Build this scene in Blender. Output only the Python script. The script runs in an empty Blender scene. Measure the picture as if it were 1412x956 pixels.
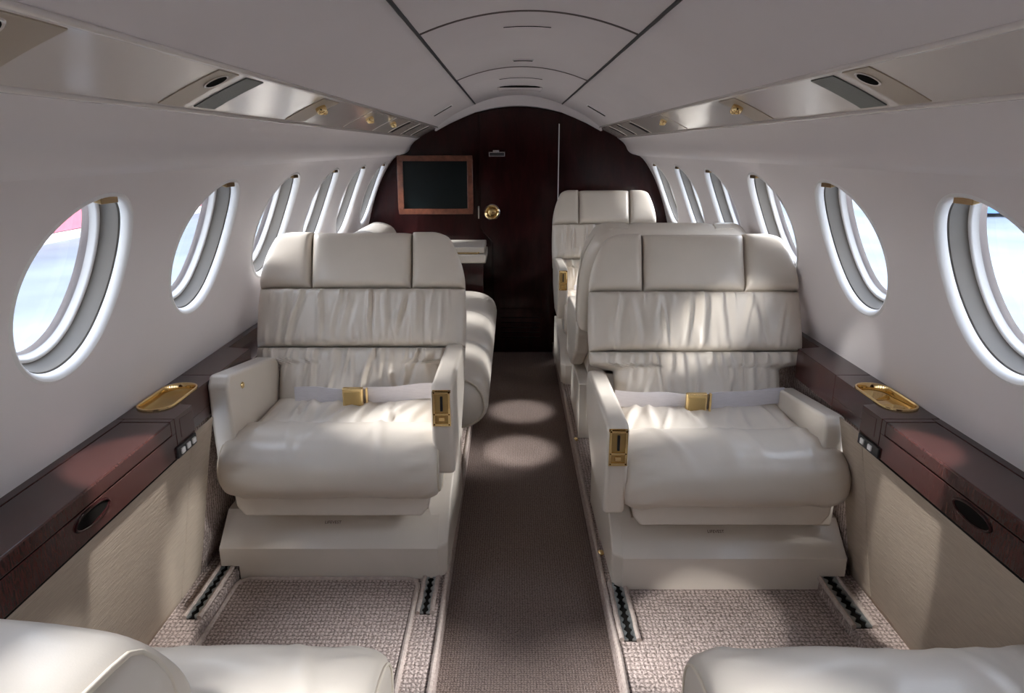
import bpy, bmesh, math, random
from mathutils import Vector, Matrix, noise
random.seed(7)
PI = math.pi
S = bpy.context.scene
C = S.collection
PITCH = 0.522                      # distance between cabin windows
WIN_Y = [1.191 + PITCH * k for k in range(-4, 6)]
Y_REAR, Y_FRONT = WIN_Y[0] - PITCH / 2 - .018, 4.0

# ------------------------------------------------------------------ materials
def nodes(name):
    m = bpy.data.materials.new(name); m.use_nodes = True
    nt = m.node_tree; b = nt.nodes['Principled BSDF']
    return m, nt, b
def sock(b, n, v):
    if n in b.inputs: b.inputs[n].default_value = v
def coords(nt, scale=(1, 1, 1)):
    t = nt.nodes.new('ShaderNodeTexCoord'); mp = nt.nodes.new('ShaderNodeMapping')
    mp.inputs['Scale'].default_value = scale
    nt.links.new(t.outputs['Object'], mp.inputs['Vector'])
    return mp.outputs['Vector']
def mat(name, col, rough=.5, metal=0, coat=0, var=.06, vscale=6, bump=0, bscale=200, spec=.5, stretch=(1, 1, 1), detail=3, bdist=.002):
    m, nt, b = nodes(name)
    v = coords(nt, stretch)
    nz = nt.nodes.new('ShaderNodeTexNoise'); nz.inputs['Scale'].default_value = vscale; nz.inputs['Detail'].default_value = detail
    nt.links.new(v, nz.inputs['Vector'])
    r = nt.nodes.new('ShaderNodeValToRGB')
    c0 = [max(0, c * (1 - var)) for c in col]; c1 = [min(1, c * (1 + var)) for c in col]
    r.color_ramp.elements[0].color = (*c0, 1); r.color_ramp.elements[1].color = (*c1, 1)
    r.color_ramp.elements[0].position = .3; r.color_ramp.elements[1].position = .7
    nt.links.new(nz.outputs['Fac'], r.inputs['Fac']); nt.links.new(r.outputs['Color'], b.inputs['Base Color'])
    sock(b, 'Roughness', rough); sock(b, 'Metallic', metal); sock(b, 'Coat Weight', coat); sock(b, 'Coat Roughness', .06)
    sock(b, 'Specular IOR Level', spec)
    if bump:
        n2 = nt.nodes.new('ShaderNodeTexNoise'); n2.inputs['Scale'].default_value = bscale; n2.inputs['Detail'].default_value = 4
        nt.links.new(v, n2.inputs['Vector'])
        bp = nt.nodes.new('ShaderNodeBump'); bp.inputs['Strength'].default_value = bump; bp.inputs['Distance'].default_value = bdist
        nt.links.new(n2.outputs['Fac'], bp.inputs['Height']); nt.links.new(bp.outputs['Normal'], b.inputs['Normal'])
    return m
def wood(name, dark, light, stretch, rough=.22, coat=.8, scale=9, spec=.5):
    m, nt, b = nodes(name)
    v = coords(nt, stretch)
    n1 = nt.nodes.new('ShaderNodeTexNoise'); n1.inputs['Scale'].default_value = scale; n1.inputs['Detail'].default_value = 8; n1.inputs['Roughness'].default_value = .65; n1.inputs['Distortion'].default_value = .6
    nt.links.new(v, n1.inputs['Vector'])
    r = nt.nodes.new('ShaderNodeValToRGB')
    r.color_ramp.elements[0].color = (*dark, 1); r.color_ramp.elements[1].color = (*light, 1)
    r.color_ramp.elements[0].position = .36; r.color_ramp.elements[1].position = .66
    nt.links.new(n1.outputs['Fac'], r.inputs['Fac']); nt.links.new(r.outputs['Color'], b.inputs['Base Color'])
    sock(b, 'Roughness', rough); sock(b, 'Coat Weight', coat); sock(b, 'Coat Roughness', .05); sock(b, 'Specular IOR Level', spec)
    return m
def carpet(name, dark, light, pitch, depth=.003, rows=1.0, bstr=1.0):
    m, nt, b = nodes(name)
    v = coords(nt)
    ws = []
    for ax, k in (('X', 1.0), ('Y', rows)):
        w = nt.nodes.new('ShaderNodeTexWave'); w.wave_type = 'BANDS'; w.bands_direction = ax
        w.inputs['Scale'].default_value = k * PI / pitch / 10 ; w.inputs['Distortion'].default_value = 3.2
        w.inputs['Detail'].default_value = 2; w.inputs['Detail Scale'].default_value = 3
        nt.links.new(v, w.inputs['Vector']); ws.append(w)
    mul = nt.nodes.new('ShaderNodeMath'); mul.operation = 'MULTIPLY'
    nt.links.new(ws[0].outputs['Fac'], mul.inputs[0]); nt.links.new(ws[1].outputs['Fac'], mul.inputs[1])
    nz = nt.nodes.new('ShaderNodeTexNoise'); nz.inputs['Scale'].default_value = 260; nz.inputs['Detail'].default_value = 3
    nt.links.new(v, nz.inputs['Vector'])
    add = nt.nodes.new('ShaderNodeMath'); add.operation = 'MULTIPLY_ADD'; add.inputs[1].default_value = .46
    nt.links.new(mul.outputs[0], add.inputs[0])
    sub = nt.nodes.new('ShaderNodeMath'); sub.operation = 'MULTIPLY'; sub.inputs[1].default_value = .92
    nt.links.new(nz.outputs['Fac'], sub.inputs[0]); nt.links.new(sub.outputs[0], add.inputs[2])
    r = nt.nodes.new('ShaderNodeValToRGB')
    r.color_ramp.elements[0].color = (*dark, 1); r.color_ramp.elements[1].color = (*light, 1)
    r.color_ramp.elements[0].position = .3; r.color_ramp.elements[1].position = .72
    nt.links.new(add.outputs[0], r.inputs['Fac']); nt.links.new(r.outputs['Color'], b.inputs['Base Color'])
    bp = nt.nodes.new('ShaderNodeBump'); bp.inputs['Strength'].default_value = bstr; bp.inputs['Distance'].default_value = depth
    nt.links.new(add.outputs[0], bp.inputs['Height']); nt.links.new(bp.outputs['Normal'], b.inputs['Normal'])
    sock(b, 'Roughness', .95); sock(b, 'Specular IOR Level', .1)
    return m
def glass(name, tint):
    m = bpy.data.materials.new(name); m.use_nodes = True; nt = m.node_tree; nt.nodes.clear()
    o = nt.nodes.new('ShaderNodeOutputMaterial'); mx = nt.nodes.new('ShaderNodeMixShader')
    t = nt.nodes.new('ShaderNodeBsdfTransparent'); t.inputs['Color'].default_value = (*tint, 1)
    g = nt.nodes.new('ShaderNodeBsdfGlossy'); g.inputs['Roughness'].default_value = .02
    mx.inputs[0].default_value = .045; nt.links.new(t.outputs[0], mx.inputs[1]); nt.links.new(g.outputs[0], mx.inputs[2])
    nt.links.new(mx.outputs[0], o.inputs['Surface'])
    return m

M = {
 'leather': mat('cream_leather', (.645, .585, .512), .37, coat=.14, var=.03, vscale=9, bump=.12, bscale=420, bdist=.001),
 'leather_seam': mat('cream_leather_piping', (.66, .59, .49), .5, var=.05),
 'vinyl': mat('sidewall_vinyl', (.78, .735, .738), .55, var=.015, vscale=3, bump=.05, bscale=500, bdist=.001),
 'headliner': mat('headliner_fabric', (.74, .69, .695), .75, var=.02, vscale=4, bump=.08, bscale=600, bdist=.001),
 'strip': mat('gloss_plastic', (.76, .70, .655), .16, coat=.5, var=.02),
 'white': mat('white_plastic', (.86, .85, .84), .38, var=.015),
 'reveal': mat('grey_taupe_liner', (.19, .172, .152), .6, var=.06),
 'wood': wood('mahogany_gloss', (.017, .0045, .0048), (.031, .0075, .0078), (3, 3, .7), rough=.14, coat=.15, spec=.22),
 'ledge': wood('mahogany_ledge', (.036, .0135, .013), (.070, .025, .021), (2, 42, 7), rough=.24, coat=.25, scale=7, spec=.4),
 'frame_wood': wood('cherry_frame', (.12, .038, .022), (.23, .08, .045), (5, 5, 5), rough=.3, coat=.5, scale=6),
 'gold': mat('polished_gold', (.92, .69, .34), .12, metal=1, var=.05),
 'satin_gold': mat('satin_gold', (.62, .45, .20), .34, metal=1, var=.08),
 'bronze': mat('bronze_pull', (.36, .235, .11), .3, metal=.9, var=.1),
 'chrome': mat('brushed_steel', (.62, .62, .62), .25, metal=1),
 'gasket': mat('grey_gasket', (.16, .135, .13), .8, spec=.1),  # painted shade for the ceiling cross seams
 'black': mat('black_rubber', (.012, .012, .014), .5),
 'screen': mat('dark_screen', (.006, .010, .011), .28, var=.1, spec=.25),
 'grille': mat('grey_green_grille', (.075, .085, .075), .38, bump=.4, bscale=300, var=.15),
 'tan': mat('tan_panel', (.42, .345, .26), .35, var=.04),
 'webbing': mat('grey_webbing', (.66, .635, .67), .32, var=.05, vscale=40, bump=.3, bscale=400, stretch=(1, 1, 8)),
 'sidecloth': mat('woven_side_cloth', (.42, .345, .27), .85, var=.09, vscale=260, bump=.5, bscale=260, stretch=(1, .10, 1.6), detail=5),
 'carpet': carpet('beige_loop_carpet', (.11, .085, .074), (.50, .41, .372), .0105, .004, .8),
 'aisle': carpet('brown_aisle_carpet', (.075, .055, .047), (.27, .21, .185), .007, .0025, 1.0),
 'hem': mat('carpet_binding', (.42, .35, .31), .9, var=.15, vscale=120, bump=.6, bscale=300),
 'track': mat('track_metal', (.30, .33, .335), .4, metal=.8, var=.25, vscale=70),
 'dark': mat('dark_void', (.010, .009, .008), .9, spec=.05),
 'ink': mat('printed_ink', (.10, .06, .05), .7),
 'concrete': mat('apron_concrete', (.14, .16, .185), .85, var=.25, vscale=.35, detail=8),
 'wall_red': mat('red_cladding', (.55, .12, .16), .6),
 'wall_pale': mat('pale_cladding', (.55, .60, .70), .6),
 'wall_white': mat('white_cladding', (.85, .86, .88), .6),
 'blue': mat('blue_steel', (.10, .22, .50), .5),
 'pane': glass('window_glass', (.95, .97, .985)),
}

# ------------------------------------------------------------------ mesh helpers
class MB:
    def __init__(s): s.v = []; s.f = []
    def add(s, vs, fs):
        n = len(s.v); s.v += [tuple(p) for p in vs]; s.f += [tuple(i + n for i in f) for f in fs]; return s
    def box(s, x0, x1, y0, y1, z0, z1):
        x0, x1 = min(x0, x1), max(x0, x1)
        v = [(x0,y0,z0),(x1,y0,z0),(x1,y1,z0),(x0,y1,z0),(x0,y0,z1),(x1,y0,z1),(x1,y1,z1),(x0,y1,z1)]
        return s.add(v, [(0,3,2,1),(4,5,6,7),(0,1,5,4),(1,2,6,5),(2,3,7,6),(3,0,4,7)])
    def prism(s, poly, axis, a0, a1):
        n = len(poly)
        def P(p, a):
            return {'x': (a, p[0], p[1]), 'y': (p[0], a, p[1]), 'z': (p[0], p[1], a)}[axis]
        v = [P(p, a0) for p in poly] + [P(p, a1) for p in poly]
        f = [(i, (i+1) % n, n+(i+1) % n, n+i) for i in range(n)]
        f += [tuple(range(n-1, -1, -1)), tuple(range(n, 2*n))]
        return s.add(v, f)
    def rows(s, rows, close=False, cap0=False, cap1=False):
        n = len(rows[0]); v = [p for r in rows for p in r]; f = []
        m = n if close else n - 1
        for j in range(len(rows) - 1):
            for i in range(m):
                i2 = (i + 1) % n
                f.append((j*n+i, j*n+i2, (j+1)*n+i2, (j+1)*n+i))
        if cap0: f.append(tuple(range(n-1, -1, -1)))
        if cap1: k = (len(rows)-1)*n; f.append(tuple(range(k, k+n)))
        return s.add(v, f)
    def tube(s, pts, r, n=8, closed=False, flat=1.0):
        pts = [Vector(p) for p in pts]; rows = []; L = len(pts)
        up0 = None
        for i, p in enumerate(pts):
            a = pts[(i-1) % L] if closed else pts[max(i-1, 0)]
            b = pts[(i+1) % L] if closed else pts[min(i+1, L-1)]
            t = (b - a).normalized()
            if up0 is None:
                up0 = Vector((0,0,1)) if abs(t.z) < .9 else Vector((1,0,0))
            u = (up0 - t * up0.dot(t)).normalized(); up0 = u; w = t.cross(u)
            rows.append([p + u * (r*math.cos(2*PI*k/n)) + w * (r*flat*math.sin(2*PI*k/n)) for k in range(n)])
        if closed: rows.append(rows[0])
        return s.rows(rows, True, not closed, not closed)
    def lathe(s, prof, cx, cy, cz, axis='y', n=28, sx=1, sz=1):
        rows = []
        for r, h in prof:
            row = []
            for k in range(n):
                c, d = r*math.cos(2*PI*k/n)*sx, r*math.sin(2*PI*k/n)*sz
                row.append({'y': (cx+c, cy+h, cz+d), 'z': (cx+c, cy+d, cz+h), 'x': (cx+h, cy+c, cz+d)}[axis])
            rows.append(row)
        return s.rows(rows, True, True, True)
    def xf(s, fn): s.v = [tuple(fn(Vector(p))) for p in s.v]; return s
    def build(s, name, m, parent=None, bevel=0, seg=3, sharp=35, merge=True, solid=0, sub=0):
        me = bpy.data.meshes.new(name)
        me.from_pydata(s.v, [], s.f)
        bm = bmesh.new(); bm.from_mesh(me)
        if merge: bmesh.ops.remove_doubles(bm, verts=bm.verts, dist=1e-5)
        bmesh.ops.recalc_face_normals(bm, faces=bm.faces)
        bm.to_mesh(me); bm.free()
        me.materials.append(m)
        me.shade_smooth(); me.set_sharp_from_angle(angle=math.radians(sharp))
        o = bpy.data.objects.new(name, me); C.objects.link(o)
        if parent is not None: o.parent = parent
        if bevel:
            b = o.modifiers.new('bevel', 'BEVEL'); b.width = bevel; b.segments = seg; b.limit_method = 'ANGLE'; b.angle_limit = math.radians(30); b.harden_normals = True
        if solid:
            d = o.modifiers.new('thickness', 'SOLIDIFY'); d.thickness = solid; d.offset = 0
        if sub:
            d = o.modifiers.new('smooth', 'SUBSURF'); d.levels = sub; d.render_levels = sub
        return o
def tag(o, label, cat, group=None):
    o['label'] = label; o['category'] = cat
    if group: o['group'] = group
    return o
def thing(name, label, cat, loc=(0,0,0), rz=0, group=None):
    o = bpy.data.objects.new(name, None); C.objects.link(o); o.location = loc; o.rotation_euler = (0,0,rz)
    o.empty_display_size = .05
    return tag(o, label, cat, group)
def struct(o): o['kind'] = 'structure'; return o
def spline(pts, n):
    """Catmull-Rom through 2D points, n samples evenly by length."""
    P = [Vector(p) for p in pts]; out = []
    for i in range(len(P)-1):
        p0 = P[i-1] if i else P[0]*2-P[1]; p1 = P[i]; p2 = P[i+1]; p3 = P[i+2] if i+2 < len(P) else P[-1]*2-P[-2]
        for k in range(24):
            t = k/24
            out.append(.5*((2*p1)+(p2-p0)*t+(2*p0-5*p1+4*p2-p3)*t*t+(3*p1-p0-3*p2+p3)*t**3))
    out.append(P[-1])
    L = [0]
    for i in range(1, len(out)): L.append(L[-1]+(out[i]-out[i-1]).length)
    res = []; j = 0
    for k in range(n):
        d = L[-1]*k/(n-1)
        while j < len(L)-2 and L[j+1] < d: j += 1
        t = (d-L[j])/max(1e-9, L[j+1]-L[j]); res.append(out[j].lerp(out[j+1], t))
    return res, L[-1]

# ------------------------------------------------------------------ cabin shell
WALL_PTS = [(.673,1.13),(.702,1.104),(.748,1.035),(.786,.957),(.818,.87),(.843,.782),(.872,.68),(.893,.595)]
WS, WLEN = spline(WALL_PTS, 201)
def wall_at(a):
    t = max(0, min(1, a/WLEN))*200; i = min(199, int(t)); p = WS[i].lerp(WS[i+1], t-i)
    d = (WS[min(200, i+2)]-WS[max(0, i-1)]).normalized()
    return p, Vector((-d.y, d.x)) if (-d.y) > 0 else Vector((d.y, -d.x))
A_C = next(k for k in range(201) if WS[k].y < .944)/200*WLEN     # window centre along the wall
RA, RY = .180, .161
def wp(sgn, y, a, d=0):
    p, n = wall_at(a)
    return (sgn*(p.x+n.x*d), y, p.y+n.y*d)
NSEG = 24
def ring_dirs():
    out = []
    for k in range(NSEG): out.append((1, -1+2*k/NSEG))
    for k in range(NSEG): out.append((1-2*k/NSEG, 1))
    for k in range(NSEG): out.append((-1, 1-2*k/NSEG))
    for k in range(NSEG): out.append((-1+2*k/NSEG, -1))
    return out
DIRS = ring_dirs()
def ering(sgn, yc, off, d):
    row = []
    for dy, da in DIRS:
        l = math.hypot(dy, da); row.append(wp(sgn, yc+(RY+off)*dy/l, A_C+(RA+off)*da/l, d))
    return row

wall_up = [(.543,1.228),(.572,1.208),(.592,1.186),(.606,1.160),(.626,1.144),(.652,1.136),(.673,1.13)]
WU, _ = spline(wall_up, 26)
for sgn, side in ((-1, 'left'), (1, 'right')):
    b = MB(); sh = .018 if sgn > 0 else 0
    for yc in [y-sh for y in WIN_Y]:
        rows = []
        for t in (0, .25, .5, .75, .9, 1):
            row = []
            for dy, da in DIRS:
                l = math.hypot(dy, da)
                oy, oa = yc+dy*PITCH/2, (A_C+da*A_C if da < 0 else A_C+da*(WLEN-A_C))
                iy, ia = yc+RY*dy/l, A_C+RA*da/l
                row.append(wp(sgn, oy+(iy-oy)*t, oa+(ia-oa)*t))
            rows.append(row)
        b.rows(rows, True)
        # outer skin behind it, so that the linings are closed in
        sk = []
        for t in (0, .4, .8, 1):
            row = []
            for dy, da in DIRS:
                l = math.hypot(dy, da)
                oy, oa = yc+dy*PITCH/2, (A_C+da*A_C if da < 0 else A_C+da*(WLEN-A_C))
                iy, ia = yc+(RY-.034)*dy/l, A_C+(RA-.034)*da/l
                row.append(wp(sgn, oy+(iy-oy)*t, oa+(ia-oa)*t, .076))
            sk.append(row)
        b.rows(sk, True)
    ys = [Y_REAR+(WIN_Y[-1]+PITCH/2-Y_REAR)*k/20 for k in range(21)]
    b.rows([[(sgn*p.x, y, p.y) for p in WU] for y in ys])
    ye = WIN_Y[-1]+PITCH/2-sh
    if ye < Y_FRONT+.02:
        prof = list(WU)+[p for p in WS[::5]]
        b.rows([[(sgn*p.x, y, p.y) for p in prof] for y in (ye, Y_FRONT+.02)])
    struct(b.build('wall_'+side, M['vinyl'], sharp=60))

wn = 0
for sgn in (-1, 1):
    for yc in [y-(.018 if sgn > 0 else 0) for y in WIN_Y]:
        wn += 1
        b = MB().rows([ering(sgn, yc, o, d) for o, d in ((.003,.002),(.0,-.001),(-.004,-.003),(-.008,-.001),(-.0115,.004),(-.0135,.011),(-.0135,.0155),(-.009,.016),(-.009,.022))], True)
        w = struct(b.build('window_%d' % wn, M['white'], sharp=50))
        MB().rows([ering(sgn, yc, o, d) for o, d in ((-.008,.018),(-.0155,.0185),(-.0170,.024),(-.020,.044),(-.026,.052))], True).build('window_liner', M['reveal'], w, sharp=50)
        MB().rows([ering(sgn, yc, o, d) for o, d in ((-.0225,.050),(-.0245,.0475),(-.029,.0478),(-.0315,.051),(-.033,.0575),(-.036,.0605))], True).build('window_frame', M['white'], w, sharp=50)
        MB().rows([ering(sgn, yc, -.035, .060), [wp(sgn, yc, A_C, .060)]*len(DIRS)], True).build('pane', M['pane'], w)
        # shade pull at the top of the opening
        pts = []
        for (yy, aa, dd) in ((-.026, -.004, .000), (.026, -.004, .000), (.022, .004, .019), (-.022, .004, .019)):
            pts.append(Vector(wp(sgn, yc+yy, A_C-RA+.010+aa, dd)))
        low = [p+Vector((0,0,-.013)) for p in pts]
        MB().add(pts+low, [(0,1,2,3),(7,6,5,4),(0,4,5,1),(1,5,6,2),(2,6,7,3),(3,7,4,0)]).build('shade_pull', M['bronze'], w, bevel=.002)

# service strip under the ceiling edge
def strip_pt(sgn, t, y, d=0):
    # t: 0 at ceiling edge, 1 at wall edge ; d into the cabin
    p0, p1 = Vector((.437,1.281)), Vector((.546,1.2285)); p = p0.lerp(p1, t); n = Vector((-(p0-p1).y*-1, 0))
    nn = Vector((-(p1-p0).y, (p1-p0).x)).normalized(); nn = -nn if nn.y > 0 else nn
    sag = .0018*math.sin(PI*t)
    p = p - nn*sag + nn*d
    return Vector((sgn*p.x, y, p.y))
for k, sgn in enumerate((-1, 1)):
    b = MB(); rows = []
    for y in [Y_REAR+(4.01-Y_REAR)*i/30 for i in range(31)]:
        rows.append([tuple(strip_pt(sgn, t, y)) for t in [i/10 for i in range(11)]])
    b.rows(rows)
    # raised border beads along both edges
    for t in (0.0, 1.0):
        b.tube([strip_pt(sgn, t, Y_REAR), strip_pt(sgn, t, 3.97)], .005, 8)
    struct(b.build('trim_%d' % (k+1), M['strip'], sharp=50))

# ceiling: three centre panels and a side panel each side, dark gaps between them
def cz(x): return 1.397+.046*(1-(x/.228)**2)
SEAMS = [(Y_REAR, 1.560), (1.571, 2.573), (2.586, 4.01)]
for y0, y1 in SEAMS:
    xs = [-.2262+.4524*i/24 for i in range(25)]
    rows = [[(x, y, cz(x)) for x in xs] for y in (y0, y0+.003, y1-.003, y1)]
    for r in (0, -1): rows[r] = [(x, y, z+.004) for x, y, z in rows[r]]
    for i in range(4): rows[i] = [(xs[0]-.0006, rows[i][0][1], rows[i][0][2]+.02)]+rows[i]+[(xs[-1]+.0006, rows[i][0][1], rows[i][0][2]+.02)]
    struct(MB().rows(rows).build('ceiling', M['headliner'], sharp=60))
CS, _ = spline([(.2343,1.3945),(.30,1.366),(.37,1.329),(.437,1.281)], 16)
for sgn, side in ((-1, 'left'), (1, 'right')):
    prof = [Vector((.2335,1.425)), Vector((.2335,1.3975))]+CS[0:]
    rows = [[(sgn*p.x, y, p.y) for p in prof] for y in (Y_REAR, 1, 2, 3, 4.01)]
    struct(MB().rows(rows).build('ceiling_'+side, M['headliner'], sharp=60))
    struct(MB().box(sgn*.20, sgn*.26, Y_REAR, 4, 1.425, 1.44).build('trim_%d' % (5+(sgn > 0)), M['dark']))  # dark backing strips added above the gaps to keep them black
for ysm in (1.5655, 2.5795):  # dark tubes added in the cross gaps, painting the shade of the seams
    struct(MB().tube([(x, ysm, cz(x)+.0010) for x in [-.226+.452*k/24 for k in range(25)]], .0030, 8).build('ceiling_gasket', M['gasket']))
for sgn in (-1, 1):  # black tubes added along the long gaps as their painted shade
    struct(MB().tube([(sgn*(.2299+random.uniform(-.0004,.0004)), y, 1.3968) for y in [Y_REAR+.05*k for k in range(int((3.96-Y_REAR)/.05))]], .0040, 8).build('ceiling_gasket', M['black']))
struct(MB().box(-.7, .7, Y_REAR-.05, Y_FRONT+.1, 1.452, 1.47).build('ceiling_void', M['dark']))

# arch trim in front of the bulkhead
b = MB()
arch_o = [(-.44,1.281),(-.37,1.329),(-.30,1.366),(-.236,1.395)]+[(x, cz(x)) for x in [-.2+.05*i for i in range(9)]]+[(.236,1.395),(.30,1.366),(.37,1.329),(.44,1.281)]
arch_i = [(-.452,1.262),(-.375,1.302),(-.30,1.334),(-.236,1.359)]+[(x, 1.357+.034*(1-(x/.236)**2)) for x in [-.2+.05*i for i in range(9)]]+[(.236,1.359),(.30,1.334),(.375,1.302),(.452,1.262)]
b.rows([[(x, 3.90, z+.004) for x, z in arch_o], [(x, 3.93, z+.002) for x, z in arch_i], [(x, 3.999, z) for x, z in arch_i]])
struct(b.build('trim_3', M['headliner'], sharp=50))

# bulkhead and rear wall
struct(MB().box(-1.0, 1.0, Y_FRONT, Y_FRONT+.03, -.02, 1.5).build('wall_front', M['wood'], bevel=.002))
struct(MB().box(-1.0, 1.0, Y_REAR-.03, Y_REAR+.02, -.02, 1.5).build('wall_rear', M['wood']))

# floors
AX = .206
FZ, SZ = .06, .09
struct(MB().box(-AX-.02, AX+.02, Y_REAR, Y_FRONT, -.02, 0).build('floor', M['aisle']))
for sgn, side in ((-1, 'left'), (1, 'right')):
    poly = [(sgn*AX,-.015),(sgn*AX,FZ-.012),(sgn*(AX+.004),FZ-.003),(sgn*(AX+.013),FZ),(sgn*.764,FZ),(sgn*.766,SZ-.003),(sgn*.770,SZ),(sgn*.90,SZ),(sgn*.90,-.015)]
    struct(MB().prism(poly, 'y', Y_REAR, Y_FRONT).build('floor_'+side, M['carpet'], sharp=50))
    # rolled carpet binding along the aisle edge
    tr = struct(MB().tube([(sgn*(AX+.004), Y_REAR, FZ+.001)]+[(sgn*(AX+.004)+random.uniform(-.0015,.0015), y, FZ+.001+random.uniform(-.001,.001)) for y in [Y_REAR+.1+i*.12 for i in range(43)] if y < 3.95]+[(sgn*(AX+.004), 3.99, FZ+.001)], .006, 8).build('trim_%d' % (7+(sgn > 0)), M['hem']))
    # lower side wall : woven cloth to the front, carpet where it runs behind the seats
    low = [(.772,.535),(.780,.50),(.800,.40),(.832,.22),(.860,SZ-.01)]
    LS, _ = spline(low, 20)
    rows = [[(sgn*p.x, y, p.y) for p in LS] for y in (Y_REAR, 0, .8, 1.487, 1.490)]
    rows[-1] = [(x+sgn*.006, y, z) for x, y, z in rows[-1]]
    struct(MB().rows(rows).build('wall_lower_'+side, M['sidecloth'], sharp=60, solid=.004))
    rows = [[(sgn*(p.x+(.0 if k else .006)), y, p.y) for p in LS] for k, y in ((0,1.492),(1,1.496),(1,1.60))]
    struct(MB().rows(rows).build('wall_lower_'+side, M['sidecloth'], sharp=60, solid=.004))
    LC = [Vector((.86,SZ-.01)), Vector((.842,.16)), Vector((.835,.30)), Vector((.828,.55))]
    struct(MB().rows([[(sgn*p.x, y, p.y) for p in LC] for y in (1.60, 2.5, Y_FRONT)]).build('wall_kick_'+side, M['carpet'], sharp=60, solid=.006))
    MB

# ------------------------------------------------------------------ side ledges
def rrect(x0, x1, y0, y1, r, n=6):
    out = []
    for cx, cy, a0 in ((x1-r, y0+r, -PI/2), (x1-r, y1-r, 0), (x0+r, y1-r, PI/2), (x0+r, y0+r, PI)):
        for k in range(n+1):
            a = a0+PI/2*k/n; out.append((cx+r*math.cos(a), cy+r*math.sin(a)))
    return out
def holed_plate(outer, inner, z0, z1):
    """plate with a hole: triangle-filled top/bottom plus walls"""
    bm = bmesh.new()
    def loop(pts, z):
        vs = [bm.verts.new((p[0], p[1], z)) for p in pts]
        return vs, [bm.edges.new((vs[i], vs[(i+1) % len(vs)])) for i in range(len(vs))]
    tops = {}
    for z in (z0, z1):
        vo, eo = loop(outer, z); vi, ei = loop(inner, z)
        bmesh.ops.triangle_fill(bm, edges=eo+ei, use_beauty=True)
        tops[z] = (vo, vi)
    for q in (0, 1):
        a, c = tops[z0][q], tops[z1][q]
        for i in range(len(a)):
            j = (i+1) % len(a); bm.faces.new((a[i], a[j], c[j], c[i]))
    bm.verts.index_update()
    b = MB(); b.add([v.co[:] for v in bm.verts], [tuple(v.index for v in f.verts) for f in bm.faces]); bm.free()
    return b
LZ0, LZ1 = .52, .608
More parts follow.
